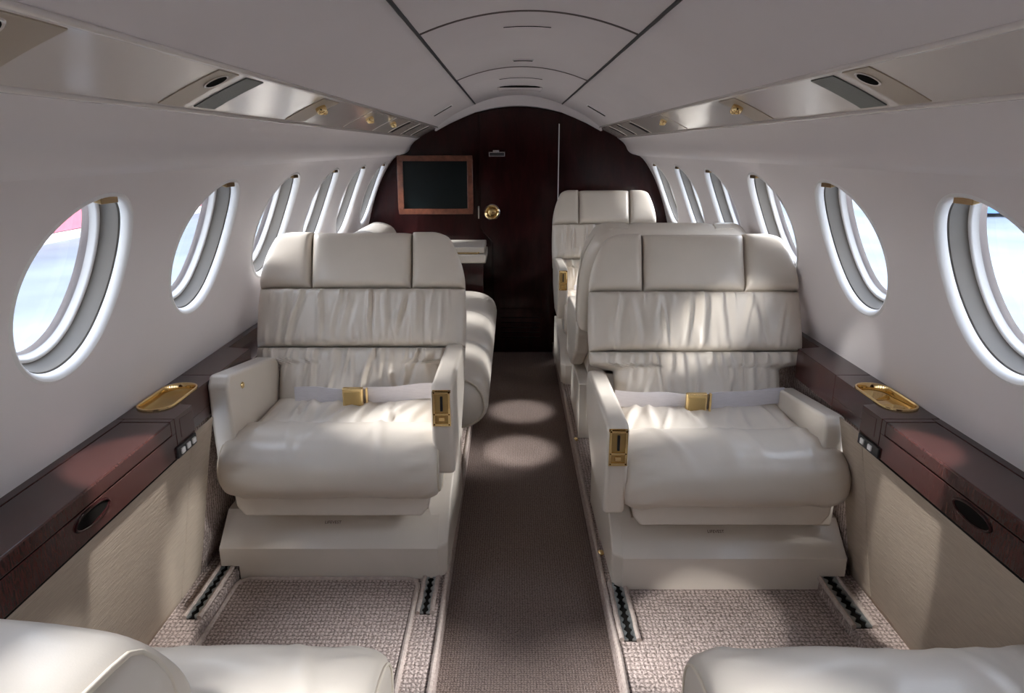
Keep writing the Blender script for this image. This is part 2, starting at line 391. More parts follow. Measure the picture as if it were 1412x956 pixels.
def ledge(sgn, label, tray_label):
    t = thing('side_ledge', label, 'ledge', (sgn*.83, 1.2, LZ0))
    off = Vector(t.location)
    def put(b, name, m, parent=None, **k):
        p = parent or t
        b.xf(lambda v: v-off); return b.build(name, m, p, **k)
    X = lambda x: sgn*x
    # front section: body, fold-out table leaf let into its top
    poly = [(X(.765),LZ0),(X(.905),LZ0),(X(.905),LZ1),(X(.8715),LZ1),(X(.8715),.576),(X(.765),.576)]
    put(MB().prism(poly, 'y', Y_REAR+.01, 1.403), 'ledge_body', M['ledge'], bevel=.0015)
    put(MB().box(X(.765), X(.8715), 1.386, 1.4028, .5755, LZ1), 'ledge_end_block', M['ledge'], bevel=.0012)
    put(MB().box(X(.7635), X(.870), -.2, 1.384, .578, LZ1+.0005), 'table_leaf', M['ledge'], bevel=.004)
    # middle section with the well for the tray, steps back beside the seat
    outer = [(X(.765),1.405),(X(.905),1.405),(X(.905),1.705),(X(.800),1.705),(X(.800),1.515),(X(.792),1.495),(X(.765),1.489)]
    hole = rrect(X(.802) if sgn > 0 else X(.884), X(.884) if sgn > 0 else X(.802), 1.447, 1.637, .0405)
    put(holed_plate(outer, hole, LZ1-.060, LZ1), 'ledge_top', M['ledge'], sharp=30)
    put(MB().prism(outer, 'z', LZ0, LZ1-.0605), 'ledge_box', M['ledge'], bevel=.0015)
    # rear section beside the seats
    put(MB().prism([(X(.800),1.707),(X(.905),1.707),(X(.905),3.62),(X(.868),3.62),(X(.868),1.97),(X(.800),1.955)], 'z', LZ0, LZ1), 'ledge_body', M['ledge'], bevel=.002)
    # gold tray
    cx = sgn*.843
    rim = rrect(cx-.0425, cx+.0425, 1.4455, 1.6385, .042)
    n = len(rim); c = Vector((cx, 1.542))
    def sc(k, z): return [(c.x+(p[0]-c.x)*(1-k/.0425), c.y+(p[1]-c.y)*(1-k/.0965), z) for p in rim]
    if sgn < 0:
        tr = put(MB().rows([sc(0,LZ1+.0005), sc(.0005,LZ1+.004), sc(.004,LZ1+.0045), sc(.006,LZ1+.0005), sc(.007,LZ1-.012)], True), 'tray_rim', M['gold'], sharp=60)
        put(MB().rows([sc(.006,LZ1-.010), sc(.009,LZ1-.014), sc(.03,LZ1-.0145)], True, False, True), 'tray_floor', M['satin_gold'], tr, sharp=60)
    else:
        tr = put(MB().rows([sc(0,LZ1+.0005), sc(.0005,LZ1+.004), sc(.004,LZ1+.0045), sc(.006,LZ1+.0005), sc(.007,LZ1-.016)], True), 'tray_rim', M['gold'], sharp=60)
        pl = [ (p[0], p[1]) for p in sc(.006, 0)]
        for yy in (1.497, 1.585): pass
        pl = [(p[0], p[1]) for p in sc(.0065, 0)]
        bmf = bmesh.new(); es = []
        def lp(pts):
            vs = [bmf.verts.new((p[0], p[1], LZ1-.0135)) for p in pts]
            return [bmf.edges.new((vs[q], vs[(q+1) % len(vs)])) for q in range(len(vs))]
        es += lp(pl)
        for yy in (1.494, 1.590): es += lp([(cx+.0315*math.cos(2*PI*q/32), yy+.0315*math.sin(2*PI*q/32)) for q in range(32)])
        bmesh.ops.triangle_fill(bmf, edges=es, use_beauty=True)
        bmf.verts.index_update()
        fb = MB().add([v.co[:] for v in bmf.verts], [tuple(v.index for v in f.verts) for f in bmf.faces]); bmf.free()
        put(fb, 'tray_floor', M['gold'], tr, sharp=60)
        for yy in (1.494, 1.590):
            rws = [[(cx+r_*math.cos(2*PI*q/32), yy+r_*math.sin(2*PI*q/32), LZ1+h_) for q in range(32)] for r_, h_ in ((.0335,-.0125),(.0325,-.0118),(.0313,-.0128),(.0305,-.05),(.027,-.055))]
            put(MB().rows(rws, True, False, True), 'cup_well', M['gold'], tr, sharp=50)
    # finger recess in the table front
    rec = []
    for k in range(40):
        a = 2*PI*k/40; rec.append((X(.7642), 1.085+.050*math.cos(a), .557+.015*math.sin(a)))
    put(MB().tube(rec, .0028, 8, True), 'pull_ring', M['wood'])
    put(MB().lathe([(.05,0),(.05,.0012)], X(.7645), 1.085, .557, 'x', 40, .96, .28) if sgn > 0 else MB().lathe([(.05,0),(.05,-.0012)], X(.7645), 1.085, .557, 'x', 40, .96, .28), 'pull_recess', M['dark'])
    # switch block
    sw = put(MB().box(X(.760), X(.768), 1.392, 1.484, LZ0-.002, LZ0+.024), 'switch_plate', M['black'], bevel=.003)
    ks = (1.405, 1.432, 1.459) if sgn < 0 else (1.418, 1.452)
    for y in ks:
        put(MB().box(X(.7565), X(.761), y, y+.015, LZ0+.005, LZ0+.018), 'switch_button', M['white'], sw, bevel=.0015)
    put(MB().prism([(1.425,.556),(1.481,.556),(1.486,.595),(1.425,.600)], 'x', X(.7642), X(.766)), 'polished_plate', M['ledge'], bevel=.001)
    put(MB().box(X(.775), X(.80), Y_REAR+.01, 1.48, LZ0-.012, LZ0), 'ledge_underside', M['dark'])  # dark strip added under the ledge as its painted shadow
    return t
ledge(-1, 'left dark mahogany side ledge with an empty shallow gold tray under the windows', '')
ledge(1, 'right dark mahogany side ledge with two round gold cup wells under the windows', '')

# ------------------------------------------------------------------ seats
def clus(n): return [.5-.5*math.cos(PI*i/n) for i in range(n+1)]
def pad(outline, s0, s1, bulge, frame, wr=None, nu=64, nv=36, p=7, q=.5, thick=.03, curve=0.0, pv=None):
    us, vs = [.5*a+.5*k/nu for k, a in enumerate(clus(nu))], [.6*a+.4*k/nv for k, a in enumerate(clus(nv))]; rows = []; pv = pv or p
    for v in vs:
        xl, xr = outline(v); row = []
        for u in us:
            x = xl+(xr-xl)*u; s = s0+(s1-s0)*v
            eu = max(0, 1-abs(2*u-1)**p); ev = max(0, 1-abs(2*v-1)**pv)
            d = bulge*(eu**q)*(ev**q)
            if wr: d += wr(x, s, u, v)*min(1, eu*2)*min(1, ev*3)
            d += curve*(1-(2*u-1)**2)
            row.append(frame(x, s, d))
        rows.append(row)
    b = MB().rows(rows)
    # skirt and back
    rim = [(0, j) for j in range(nu+1)]+[(i, nu) for i in range(1, nv+1)]+[(nv, j) for j in range(nu-1, -1, -1)]+[(i, 0) for i in range(nv-1, 0, -1)]
    top = [rows[i][j] for i, j in rim]; bot = []
    for i, j in rim:
        xl, xr = outline(vs[i]); bot.append(frame(xl+(xr-xl)*us[j], s0+(s1-s0)*vs[i], -thick))
    b.rows([top, bot], True, False, True)
    return b
def gathers(seed, n, lo, hi, amp, width, vc, vw, slant=.0):
    r = random.Random(seed); L = []
    for k in range(n):
        L.append((lo+(hi-lo)*(k+.5+r.uniform(-.35,.35))/n, amp*r.uniform(.4,1.15), width*r.uniform(.7,1.5), vc+r.uniform(-.12,.12), vw*r.uniform(.6,1.3), slant*r.uniform(-1,1)+slant*.3, r.uniform(-.006,.006)))
    def f(x, s, u, v):
        d = 0
        for xk, a, w, c, vv, sl, cu in L:
            xx = (x-xk-sl*(v-.5)-cu*math.sin(5*v))/w
            if abs(xx) < 3: d += a*(math.exp(-xx*xx)-.55*math.exp(-(xx-1.3)**2))*math.exp(-((v-c)/vv)**2)
        return d
    return f
def soft(seed, amp, sc):
    def f(x, s, u, v): return amp*noise.noise(Vector((x*sc+seed*3.1, s*sc, seed)))
    return f
def comb(*fs): return lambda x, s, u, v: sum(f(x, s, u, v) for f in fs)

def armrest(root, x0, x1, zoff, prof, panel_z=None, stud=None, yfront=-.38, mirror_in=1, bev=.013):
    poly = [(y, z+zoff) for y, z in prof]
    a = MB().prism(poly, 'x', min(x0, x1), max(x0, x1)).build('armrest', M['leather'], root, bevel=bev, seg=4)
    if panel_z is not None:
        cx = (x0+x1)/2; z = panel_z; y = yfront
        fr = MB()
        w, h = .0215, .045
        for (a0, a1, c0, c1) in ((-w,-w+.006,-h,h),(w-.006,w,-h,h),(-w,w,h-.006,h),(-w,w,-h,-h+.006),(-w,w,-.018,-.012)):
            fr.box(cx+a0, cx+a1, y-.006, y+.004, z+c0, z+c1)
        cp = fr.build('control_panel', M['gold'], a, bevel=.0012)
        MB().box(cx-w+.005, cx+w-.005, y-.001, y+.004, z-h+.005, z+h-.005).build('panel_back', M['satin_gold'], a)
        MB().box(cx-.003, cx+.003, y-.008, y-.001, z-.006, z+.032).build('slide_lever', M['black'], a, bevel=.001)
        MB().box(cx-.008, cx+.008, y-.006, y-.001, z-.034, z-.023).build('latch_button', M['gold'], a, bevel=.0015)
    if stud is not None:
        sx, sy, sz, dr = stud
        MB().lathe([(.008,0),(.009,.002*dr),(.007,.004*dr),(.004,.003*dr),(.003,.0025*dr)], sx, sy, sz, 'x', 20).build('recline_button', M['gold'], a)
    return a

def seat(name_label, loc, rz, inb, group=None, recline=22.5, xs=1.0, zs=1.0, arm_in=0, arm_out=0, yin=-.38, out_arm=True, in_arm=True, belt=True, seed=1, belt_x=(-.18, .245, .005), text=True, lower_arms=False, side_base=True, ain=.262, aout=.300, aslope=0, bmax=.318, ext=True, stud=True):
    root = thing('cabin_seat', name_label, 'seat', loc, rz, group)
    i = inb
    def B(b, name, m, parent=None, **k):
        b.xf(lambda v: Vector((v.x*xs, v.y, v.z*zs))); return b.build(name, m, parent or root, **k)
    # pedestal: plinth with a sloped front, outboard side stepped up over the track
    def sec(x, z0): return [(x, -.375, z0), (x, -.375, .091), (x, -.290, .162), (x, .10, .162), (x, .10, z0)]
    sk = .262 if i > 0 else .248
    xo = -.310 if ext else -.263
    pb = B(MB().rows([sec(i*xo, .039), sec(i*-sk-i*.0002, .039), sec(i*-sk+i*.0002, .0), sec(i*.268, .0)], True, True, True), 'pedestal', M['leather'], bevel=.006)
    if side_base:
        inn = [(.266,-.374,.0),(.266,-.374,.091),(.234,-.290,.163),(.240,-.205,.222),(.240,.09,.222),(.240,.10,.0)]
        out = [(.291,-.352,.0),(.293,-.344,.090),(.298,-.262,.188),(.301,-.200,.226),(.301,.09,.226),(.300,.10,.0)]
        cb = MB().rows([[(i*x, y, z) for x, y, z in inn], [(i*x, y, z) for x, y, z in out]], True, True, True)
        B(cb, 'pedestal_cheek', M['leather'], bevel=.005)
    if text:
        cu = bpy.data.curves.new('print', 'FONT'); cu.body = 'LIFEVEST'; cu.size = .0115; cu.align_x = 'CENTER'; cu.extrude = .0002; cu.resolution_u = 2
        to = bpy.data.objects.new('tmp', cu); C.objects.link(to)
        dg = bpy.context.evaluated_depsgraph_get()
        me = bpy.data.meshes.new_from_object(to.evaluated_get(dg)); bpy.data.objects.remove(to)
        me.name = 'life_vest_lettering'; me.materials.clear(); me.materials.append(M['ink'])
        tx = bpy.data.objects.new('life_vest_lettering', me); C.objects.link(tx); tx.parent = pb
        ang = math.atan2(.071, .085)
        tx.location = (-.018, -.324, .1365); tx.rotation_euler = (ang, 0, 0); tx['label'] = 'small dark LIFEVEST lettering'
    # seat pan with clipped lower corners
    pan = [(-.230,.188),(.230,.188),(.250,.216),(.254,.28),(-.254,.28),(-.250,.216)]
    B(MB().prism(pan, 'y', -.378, .06), 'seat_pan', M['leather'], bevel=.008)
    # front bolster
    rows = []; N = 48; cy, czr, ry, rz_ = -.292, .313, .130, .087; hw = .277
    rr = random.Random(seed*5+1)
    folds = [(rr.uniform(-.2,.2), rr.uniform(.3,1.0), rr.uniform(.006,.012), rr.uniform(-.03,.03)) for _ in range(5)]
    NX = 56
    for j in range(NX+1):
        t = -1+2*j/NX; x = hw*math.sin(t*PI/2) if abs(t) < 1 else hw*t
        x = hw*(t*.6+.4*math.sin(t*PI/2)); e = .055
        q = max(0, (abs(x)-(hw-e))/e); sc = .80+.20*math.sqrt(max(0, 1-q**2.2))
        row = []
        for k in range(N):
            a = 2*PI*k/N; c, s_ = math.cos(a), math.sin(a)
            pw = .86
            py = abs(c)**pw*(1 if c > 0 else -1); pz = abs(s_)**pw*(1 if s_ > 0 else -1)
            w = 0
            top = max(0, math.sin(a))
            for fx, fa, fw, fs in folds:
                xx = (x-fx-fs*c*2)/fw; w += .006*fa*math.exp(-xx*xx)*top**1.5
            edge = math.exp(-((abs(x)-hw+.05)/.03)**2)
            w += .0042*edge*math.sin(a*13+x*40+seed)*(1 if c < .3 else .3)
            w += .006*noise.noise(Vector((x*6+seed, c*1.2, s_*1.2)))
            row.append((x, cy+py*(ry*sc+w), czr+pz*(rz_*sc+w)))
        rows.append(row)
    bol = B(MB().rows(rows, True, True, True), 'front_bolster', M['leather'], sharp=70)
    for sd in (-1, 1):
        pr = [(x*1.0, y, z) for x, y, z in (rows[0] if sd < 0 else rows[-1])]
        B(MB().tube(pr, .0028, 6, True), 'piping', M['leather_seam'], bol)
    # rear part of the cushion
    def fr_c(x, s, d): return (x, s, .338+d)
    B(pad(lambda v: (-.262, .262), -.245, .06, .052, fr_c, comb(soft(seed, .007, 9), gathers(seed+3, 9, -.24, .24, .010, .010, .35, .35, .09)), nu=72, nv=30, p=10, thick=.08), 'seat_cushion', M['leather'], sharp=70)
    # back
    r = math.radians(recline); sr, cr = math.sin(r), math.cos(r)
    def fr(x, s, d): return (x, sr*s-cr*d, .36+cr*s+sr*d)
    def hw_(s):
        if s < .116: return .246
        if bmax < .3: return bmax
        if s < .138: k = (s-.116)/.022; k = k*k*(3-2*k); return .246+k*.072
        if s < .36: return .318+.004*math.sin((s-.138)/.222*PI)
        v = min(1, (s-.36)/.18); return .318-.060*v**2.0-.040*max(0, (v-.86)/.14)**2
    # shell
    rows = []; ss = [.0,.03,.07,.1,.115,.12,.125,.13,.135,.139,.15,.2,.28,.36,.40,.44,.47,.50,.515,.527,.534]
    for s in ss:
        w = hw_(s)-.004; k = max(0, (s-.50)/.034); d1 = -.10+.045*k*k; lo = -.008
        sec = []
        for px, pd in ((-1,lo),(-1.004,-.03),(-1,-.055),(-.97,-.08),(-.9,d1+.004),(-.6,d1),(0,d1-.006),(.6,d1),(.9,d1+.004),(.97,-.08),(1,-.055),(1.004,-.03),(1,lo)):
            pd = max(pd, d1)
            sec.append(fr(px*w, s, pd))
        rows.append(sec)
    B(MB().rows(rows, True, True, True), 'back_shell', M['leather'], sharp=50)
    B(pad(lambda v: (-hw_(v*.172), hw_(v*.172)), .0, .172, .042, fr, comb(soft(seed+1, .005, 8), gathers(seed+7, 20, -.29, .29, .0135, .0085, .98, .48, .03), gathers(seed+17, 5, -.2, .2, .009, .009, .3, .45, .05)), nu=200, nv=46, p=9), 'lumbar_panel', M['leather'], sharp=70)
    B(pad(lambda v: (-hw_(.174+v*.182), hw_(.174+v*.182)), .174, .356, .040, fr, comb(soft(seed+2, .004, 7), gathers(seed+9, 10, -.27, .27, .0155, .0088, .55, .46, .03), gathers(seed+11, 12, -.3, .3, .006, .006, .96, .2, .012), gathers(seed+13, 14, -.3, .3, .006, .006, .05, .18, .04)), nu=200, nv=50, p=9), 'shoulder_panel', M['leather'], sharp=70)
    B(pad(lambda v: (-hw_(.358+v*.182), -.158), .358, .536, .036, fr, soft(seed+4, .002, 8), nu=32, nv=36, p=8), 'headrest_wing', M['leather'], sharp=70)
    B(pad(lambda v: (.154, hw_(.358+v*.182)), .358, .536, .036, fr, soft(seed+5, .002, 8), nu=32, nv=36, p=8), 'headrest_wing', M['leather'], sharp=70)
    B(pad(lambda v: (-.157, .153), .357, .532, .042, fr, soft(seed+6, .002, 8), nu=44, nv=36, p=10), 'headrest_pillow', M['leather'], sharp=70)
    # armrests
    P = [(yin+.024,.258),(yin,.365),(yin,.496),(yin+.022,.508),(yin+.13,.508),(.055,.500),(.085,.45),(.05,.36),(-.12,.258)]
    if in_arm:
        a = armrest(root, i*ain, i*(ain+.055), arm_in, P, .452+arm_in, yfront=yin)
        if xs != 1: a.scale = (xs, 1, 1)
    if out_arm:
        Pq = [(-.342,.24),(-.350,.40),(-.350,.520),(-.330,.545),(-.02,.520+aslope),(.03,.50+aslope),(.03,.30),(-.10,.24)]
        a = armrest(root, i*-aout, i*-(aout-.054), arm_out, Pq, None, (i*-(aout-.054), -.265, .495+arm_out, i) if stud else None, bev=.010)
        if xs != 1: a.scale = (xs, 1, 1)
    # belt
    if belt:
        x0, x1, xb = belt_x
        def ypos(x): return -.062-.012*math.exp(-((x-xb)/.08)**2)+.022*(abs(x)/.24)**2
        def strap(a, c, tilt, nm, nfold):
            rows = []
            for k in range(25):
                x = a+(c-a)*k/24; y = ypos(x); z = .410+tilt*(x-xb)+.002*math.sin(x*40)
                rows.append([(x, y-.0016, z-.024), (x, y-.0032, z), (x, y-.0016, z+.024), (x, y+.0012, z+.024), (x, y+.0012, z-.024)])
            return MB().rows(rows, True, True, True).build(nm, M['webbing'], root, sharp=50)
        bl = strap(x0, xb-.005, .01, 'belt_strap', 0); strap(xb+.005, x1, .03, 'belt_strap', 0)
        yb = ypos(xb)-.006; zb = .410
        bk = MB().box(xb-.034, xb+.026, yb-.012, yb+.004, zb-.027, zb+.031).build('buckle', M['gold'], root, bevel=.004)
        MB().prism([(xb-.028, zb-.020),(xb+.020, zb-.020),(xb+.020, zb+.020),(xb-.028, zb+.020)], 'y', yb-.015, yb-.011).build('buckle_flap', M['satin_gold'], bk, bevel=.002)
        MB().box(xb+.033, xb+.039, yb-.008, yb+.004, zb-.028, zb+.029).build('buckle_tongue', M['gold'], bk, bevel=.0015)
    return root

seat('cream leather seat left of the aisle with gold belt buckle, in front of the divan', (-.50, 2.0, FZ), 0, 1, seed=1, arm_in=.035, arm_out=.016, yin=-.372, aslope=-.022)
seat('nearest whole cream leather seat right of the aisle, lowered arms and gold buckle', (.520, 1.953, FZ), 0, -1, seed=2, arm_in=-.034, arm_out=-.076, yin=-.408, stud=False, belt_x=(-.255, .236, -.025), ain=.272, aout=.276, aslope=-.01)
seat('cream seat back to back behind the nearest right seat, only rim and arm showing', (.518, 2.665, FZ), PI, 1, seed=3, xs=.97, belt=False, text=False, arm_in=-.02, yin=-.36)
seat('smaller looking cream leather seat against the dark bulkhead, right of the door', (.456, 3.60, FZ), 0, -1, seed=4, xs=.865, zs=1.045, arm_in=.06, yin=-.36, text=False, belt_x=(-.17, .2, .0))
fl = seat('cream leather seat at the bottom left corner, seen from above over its arm', (-.50, .51, FZ), PI, -1, seed=5, recline=84, belt=False, in_arm=False, out_arm=False, text=False, bmax=.262, ext=False)
fr_ = seat('cream leather seat at the bottom right corner, bright cushion seen from above', (.51, .505, FZ), PI, 1, seed=6, recline=84, belt=False, in_arm=False, out_arm=False, text=False, bmax=.262, ext=False)

# wide padded arm of the bottom left seat (local frame of a seat turned by 180 degrees)
def loc_fl(p): return Vector((-(p[0]+.50), -(p[1]-.51), p[2]-FZ))
prof, _ = spline([(-.752,.36),(-.756,.55),(-.735,.590),(-.69,.590),(-.61,.580),(-.537,.563),(-.489,.527),(-.466,.484),(-.462,.40),(-.462,.36)], 50)
rows = []
for y, k in ((.28,.93),(.30,.985),(.33,1),(.5,1),(.65,1),(.73,1),(.757,.99),(.772,.965),(.781,.92),(.785,.86)):
    rows.append([loc_fl((-.61+(p.x+.61)*(1-(1-k)*.5), y, .36+(p.y-.36)*k)) for p in prof])
pa = MB().rows(rows, True, True, True).build('armrest', M['leather'], fl, sharp=60)
pts = [(-.548,.50,.5675),(-.537,.60,.565),(-.529,.66,.5625),(-.525,.71,.5575),(-.521,.742,.553),(-.512,.756,.545),(-.497,.758,.531),(-.480,.752,.510),(-.468,.738,.485),(-.4635,.72,.455),(-.462,.70,.42)]
cs = []
for k in range(len(pts)-1):
    a, c = Vector(pts[k]), Vector(pts[k+1]); cs += [a.lerp(c, t/4) for t in range(4)]
cs.append(Vector(pts[-1]))
MB().tube([loc_fl(p) for p in cs], .0045, 8).build('piping', M['leather_seam'], pa, sharp=80)

# ------------------------------------------------------------------ divan on the left
dv = thing('divan', 'long cream side-facing divan along the left windows behind the nearest left seat', 'sofa', (-.50, 2.85, FZ))
D = lambda p: Vector((p[0]+.50, p[1]-2.85, p[2]-FZ))
def dput(b, name, m, parent=None, **k): b.xf(D); return b.build(name, m, parent or dv, **k)
dput(MB().box(-.83, -.235, 2.22, 3.56, FZ, .285), 'divan_base', M['leather'], bevel=.01)
Y0 = [2.155, 2.625, 3.095, 3.565]
for k in range(3):
    prof, _ = spline([(-.80,.30),(-.80,.445),(-.60,.452),(-.33,.462),(-.21,.458),(-.140,.425),(-.114,.365),(-.128,.305),(-.185,.272),(-.26,.272),(-.5,.285),(-.79,.288)], 72)
    rows = []; a, c = Y0[k]+.001, Y0[k+1]-.001
    for t in clus(30):
        y = a+(c-a)*t; e = min(t, 1-t); sc = 1-.075*max(0, 1-e/.09)**2.2
        row = []
        for p in prof:
            w = .006*noise.noise(Vector((p.x*7, y*7, k)))+.010*math.sin(PI*t)*(1 if p.y > .40 else 0)
            row.append((-.42+(p.x+.42)*(1-(1-sc)*.55), y, .365+(p.y-.365)*sc+w*(1 if p.y > .4 else .4)))
        rows.append(row)
    cu = dput(MB().rows(rows, True, True, True), 'seat_cushion', M['leather'], sharp=70)
    if k == 0:
        pp = [(x, y-.001, z) for x, y, z in rows[0]]
        dput(MB().tube(pp, .004, 6, True), 'piping', M['leather_seam'], cu)
for k in range(3):
    a, c = (2.42, 2.80, 3.18)[k], (2.80, 3.18, 3.555)[k]
    prof, _ = spline([(-.80,.43),(-.79,.66),(-.775,.765),(-.735,.812),(-.68,.815),(-.625,.785),(-.60,.70),(-.575,.55),(-.57,.44)], 50)
    rows = []
    for t in clus(22):
        y = a+(c-a)*t; e = min(t, 1-t); sc = 1-.10*max(0, 1-e/.12)**2
        rows.append([(-.72+(p.x+.72)*(1-(1-sc)*.9), y, .43+(p.y-.43)*(1-(1-sc)*.8)) for p in prof])
    dput(MB().rows(rows, True, True, True), 'back_cushion', M['leather'], sharp=70)

# ------------------------------------------------------------------ bulkhead furniture
dr = struct(MB().prism([(-.226,.0),(-.226+.062,.0),(.213,.0),(.226,.02),(.226,1.352),(.17,1.368),(.09,1.381),(0,1.386),(-.09,1.381),(-.17,1.368),(-.226,1.352),(-.226,.735),(-.156,.655),(-.156,.02)], 'y', 3.976, 3.999).build('door_1', M['wood'], bevel=.004))
# fix the outline: narrow lower half
me = dr.data
dr2 = MB().prism([(-.150,.004),(.226,.004),(.226,1.352),(.17,1.368),(.09,1.381),(0,1.386),(-.09,1.381),(-.17,1.368),(-.219,1.354),(-.219,.735),(-.150,.655)], 'y', 3.978, 3.999)
dr.data = dr2.build('door_tmp', M['wood']).data
bpy.data.objects.remove(bpy.data.objects['door_tmp'])
ringp = [(-.150,.01),(-.150,.655),(-.219,.735),(-.219,1.352)]
MB().tube([(x+.004, 3.976, z) for x, z in ringp], .004, 6).build('door_moulding', M['wood'], dr)
h = MB().lathe([(.040,0),(.041,-.006),(.036,-.010),(.030,-.008),(.026,-.004),(.0,-.004)], -.148, 3.978, .825, 'y', 36).build('door_handle', M['gold'], dr, sharp=50)
MB().lathe([(.024,0),(.022,-.008),(.012,-.013),(.0,-.014)], -.148, 3.973, .825, 'y', 30).build('handle_cup', M['satin_gold'], h, sharp=50)
MB().box(-.150, -.128, 3.955, 3.972, .822, .830).build('thumb_turn', M['gold'], h, bevel=.001)
MB().lathe([(.042,-.001),(.045,-.003),(.042,-.006),(.040,-.001)], -.148, 3.978, .825, 'y', 36).build('handle_ring', M['chrome'], h)
lt = MB()
for p in (((-.162,-.158),(1.128,1.152)), ((-.078,-.074),(1.128,1.152)), ((-.162,-.074),(1.148,1.152)), ((-.162,-.074),(1.128,1.132)), ((-.140,-.106),(1.152,1.162))):
    lt.box(p[0][0], p[0][1], 3.968, 3.979, p[1][0], p[1][1])
lt = lt.build('indicator_frame', M['chrome'], dr, bevel=.001)
MB().box(-.159, -.077, 3.974, 3.979, 1.131, 1.149).build('indicator_slot', M['black'], dr)
MB().box(.2195, .2245, 3.970, 3.978, .60, 1.30).build('edge_strip', M['white'], dr, bevel=.001)
MB().box(-.226, -.219, 3.97, 3.999, .79, .86).build('hinge_plate', M['chrome'], dr, bevel=.001)
lv = MB()
for k in range(5): lv.prism([(3.968,.10+k*.030),(3.979,.088+k*.030),(3.979,.098+k*.030),(3.970,.104+k*.030)], 'x', -.10, .13)
lv.box(-.115, .145, 3.974, 3.979, .075, .245)
lv.build('louvre', M['wood'], dr)
MB().box(-.1, .13, 3.972, 3.979, .268, .273).build('louvre_rail', M['wood'], dr, bevel=.001)

# television
tv = thing('television', 'flat dark television screen in a reddish wooden frame on the bulkhead', 'television', (-.43, 3.955, .84))
f = MB()
W, H, T = .205, .158, .030
for a in ((-W,W,H-T,H),(-W,W,-H,-H+T),(-W,-W+T,-H+T,H-T),(W-T,W,-H+T,H-T)):
    f.box(a[0], a[1], -.020, .012, a[2], a[3])
fo = f.build('frame', M['frame_wood'], tv, bevel=.003)
MB().box(-W+T, W-T, -.008, .012, -H+T, H-T).build('screen', M['screen'], tv, bevel=.0015)
MB().box(-W+.05, W-.05, .012, .045, -H+.06, H-.06).build('mount', M['black'], tv)
fo.location = (0,0,0)
tv.location = (-.458, 3.952, .976); tv.rotation_euler = (math.radians(0), 0, math.radians(3))

# credenza below the television
cr_ = thing('credenza', 'low mahogany cabinet with a cream drawer and gold pull below the television', 'cabinet', (-.5, 3.8, FZ))
K = lambda p: Vector((p[0]+.5, p[1]-3.8, p[2]-FZ))
def kput(b, name, m, parent=None, **k): b.xf(K); return b.build(name, m, parent or cr_, **k)
kput(MB().box(-.80, -.186, 3.66, 3.97, FZ, .588), 'cabinet_body', M['wood'], bevel=.003)
kput(MB().box(-.80, -.180, 3.655, 3.97, .640, .672), 'cabinet_top', M['leather'], bevel=.006)
d = kput(MB().box(-.80, -.172, 3.63, 3.96, .590, .637), 'drawer', M['leather'], bevel=.008)
kput(MB().box(-.52, -.215, 3.640, 3.656, .6395, .645), 'drawer_slot', M['satin_gold'], d, bevel=.001)
kput(MB().lathe([(.004,0),(.004,-.008),(.002,-.009)], -.21, 3.652, .645, 'y', 12), 'pull_knob', M['gold'], d)

# ------------------------------------------------------------------ tracks, mat, studs
def track(xa, xb, y0, y1, z, label):
    t = thing('seat_track', label, 'rail', ((xa+xb)/2, (y0+y1)/2, z))
    L, w = (y1-y0)/2, abs(xb-xa)/2
    MB().box(-w, w, -L, L, -.0005, .0025).build('channel_floor', M['dark'], t)
    lip = MB()
    n = int(2*L/.025)
    for s_ in (-1, 1):
        pts = []
        for k in range(n*8+1):
            y = -L+2*L*k/(n*8); pts.append((s_*(w*.50+.22*w*math.cos(y/.025*2*PI)), y))
        poly = [(s_*w, -L)]+pts+[(s_*w, L)]
        lip.prism(poly, 'z', .0025, .0065)
    lip.build('scalloped_lip', M['track'], t)
    for s_ in (-1, 1):
        MB().tube([(s_*(w+.005)+random.uniform(-.001,.001), -L+2*L*k/14, .005+random.uniform(-.001,.001)) for k in range(15)], .0062, 8).build('binding', M['hem'], t)
    return t
track(-.811, -.785, 1.418, 1.66, SZ, 'grey metal seat track on the raised step by the left side wall')
track(-.2635, -.2385, 1.476, 1.70, FZ, 'grey metal seat track at the left edge of the aisle')
track(.227, .257, 1.378, 1.60, FZ, 'pale grey seat track at the right edge of the aisle, front of the right seat')
track(.7686, .807, 1.385, 1.62, SZ, 'grey metal seat track on the raised step by the right side wall')

mt = thing('carpet_mat', 'beige loop carpet mat with a rounded corner before the left seat', 'mat', (-.52, 1.1, FZ))
outl = rrect(-.240, .238, -.195, .515, .035, 8)
MB().prism(outl, 'z', .0, .007).build('mat_pile', M['carpet'], mt, bevel=.003)
MB().tube([(x, y, .006) for x, y in outl], .0065, 8, True).build('binding', M['hem'], mt)

def stud(x, y, z, label):
    o = MB().lathe([(.010,0),(.010,.004),(.007,.009),(.003,.011)], 0, 0, 0, 'z', 16).build('floor_stud', M['gold'], None, sharp=50)
    o.location = (x, y, z); tag(o, label, 'stud', None)
stud(-.222, 1.80, FZ, 'small brass stud on the carpet edge beside the left seat pedestal')
stud(.217, 1.745, FZ, 'small brass stud on the carpet edge beside the nearest right seat pedestal')
stud(.217, 2.55, FZ, 'small brass stud on the carpet edge farther forward, right of the aisle')

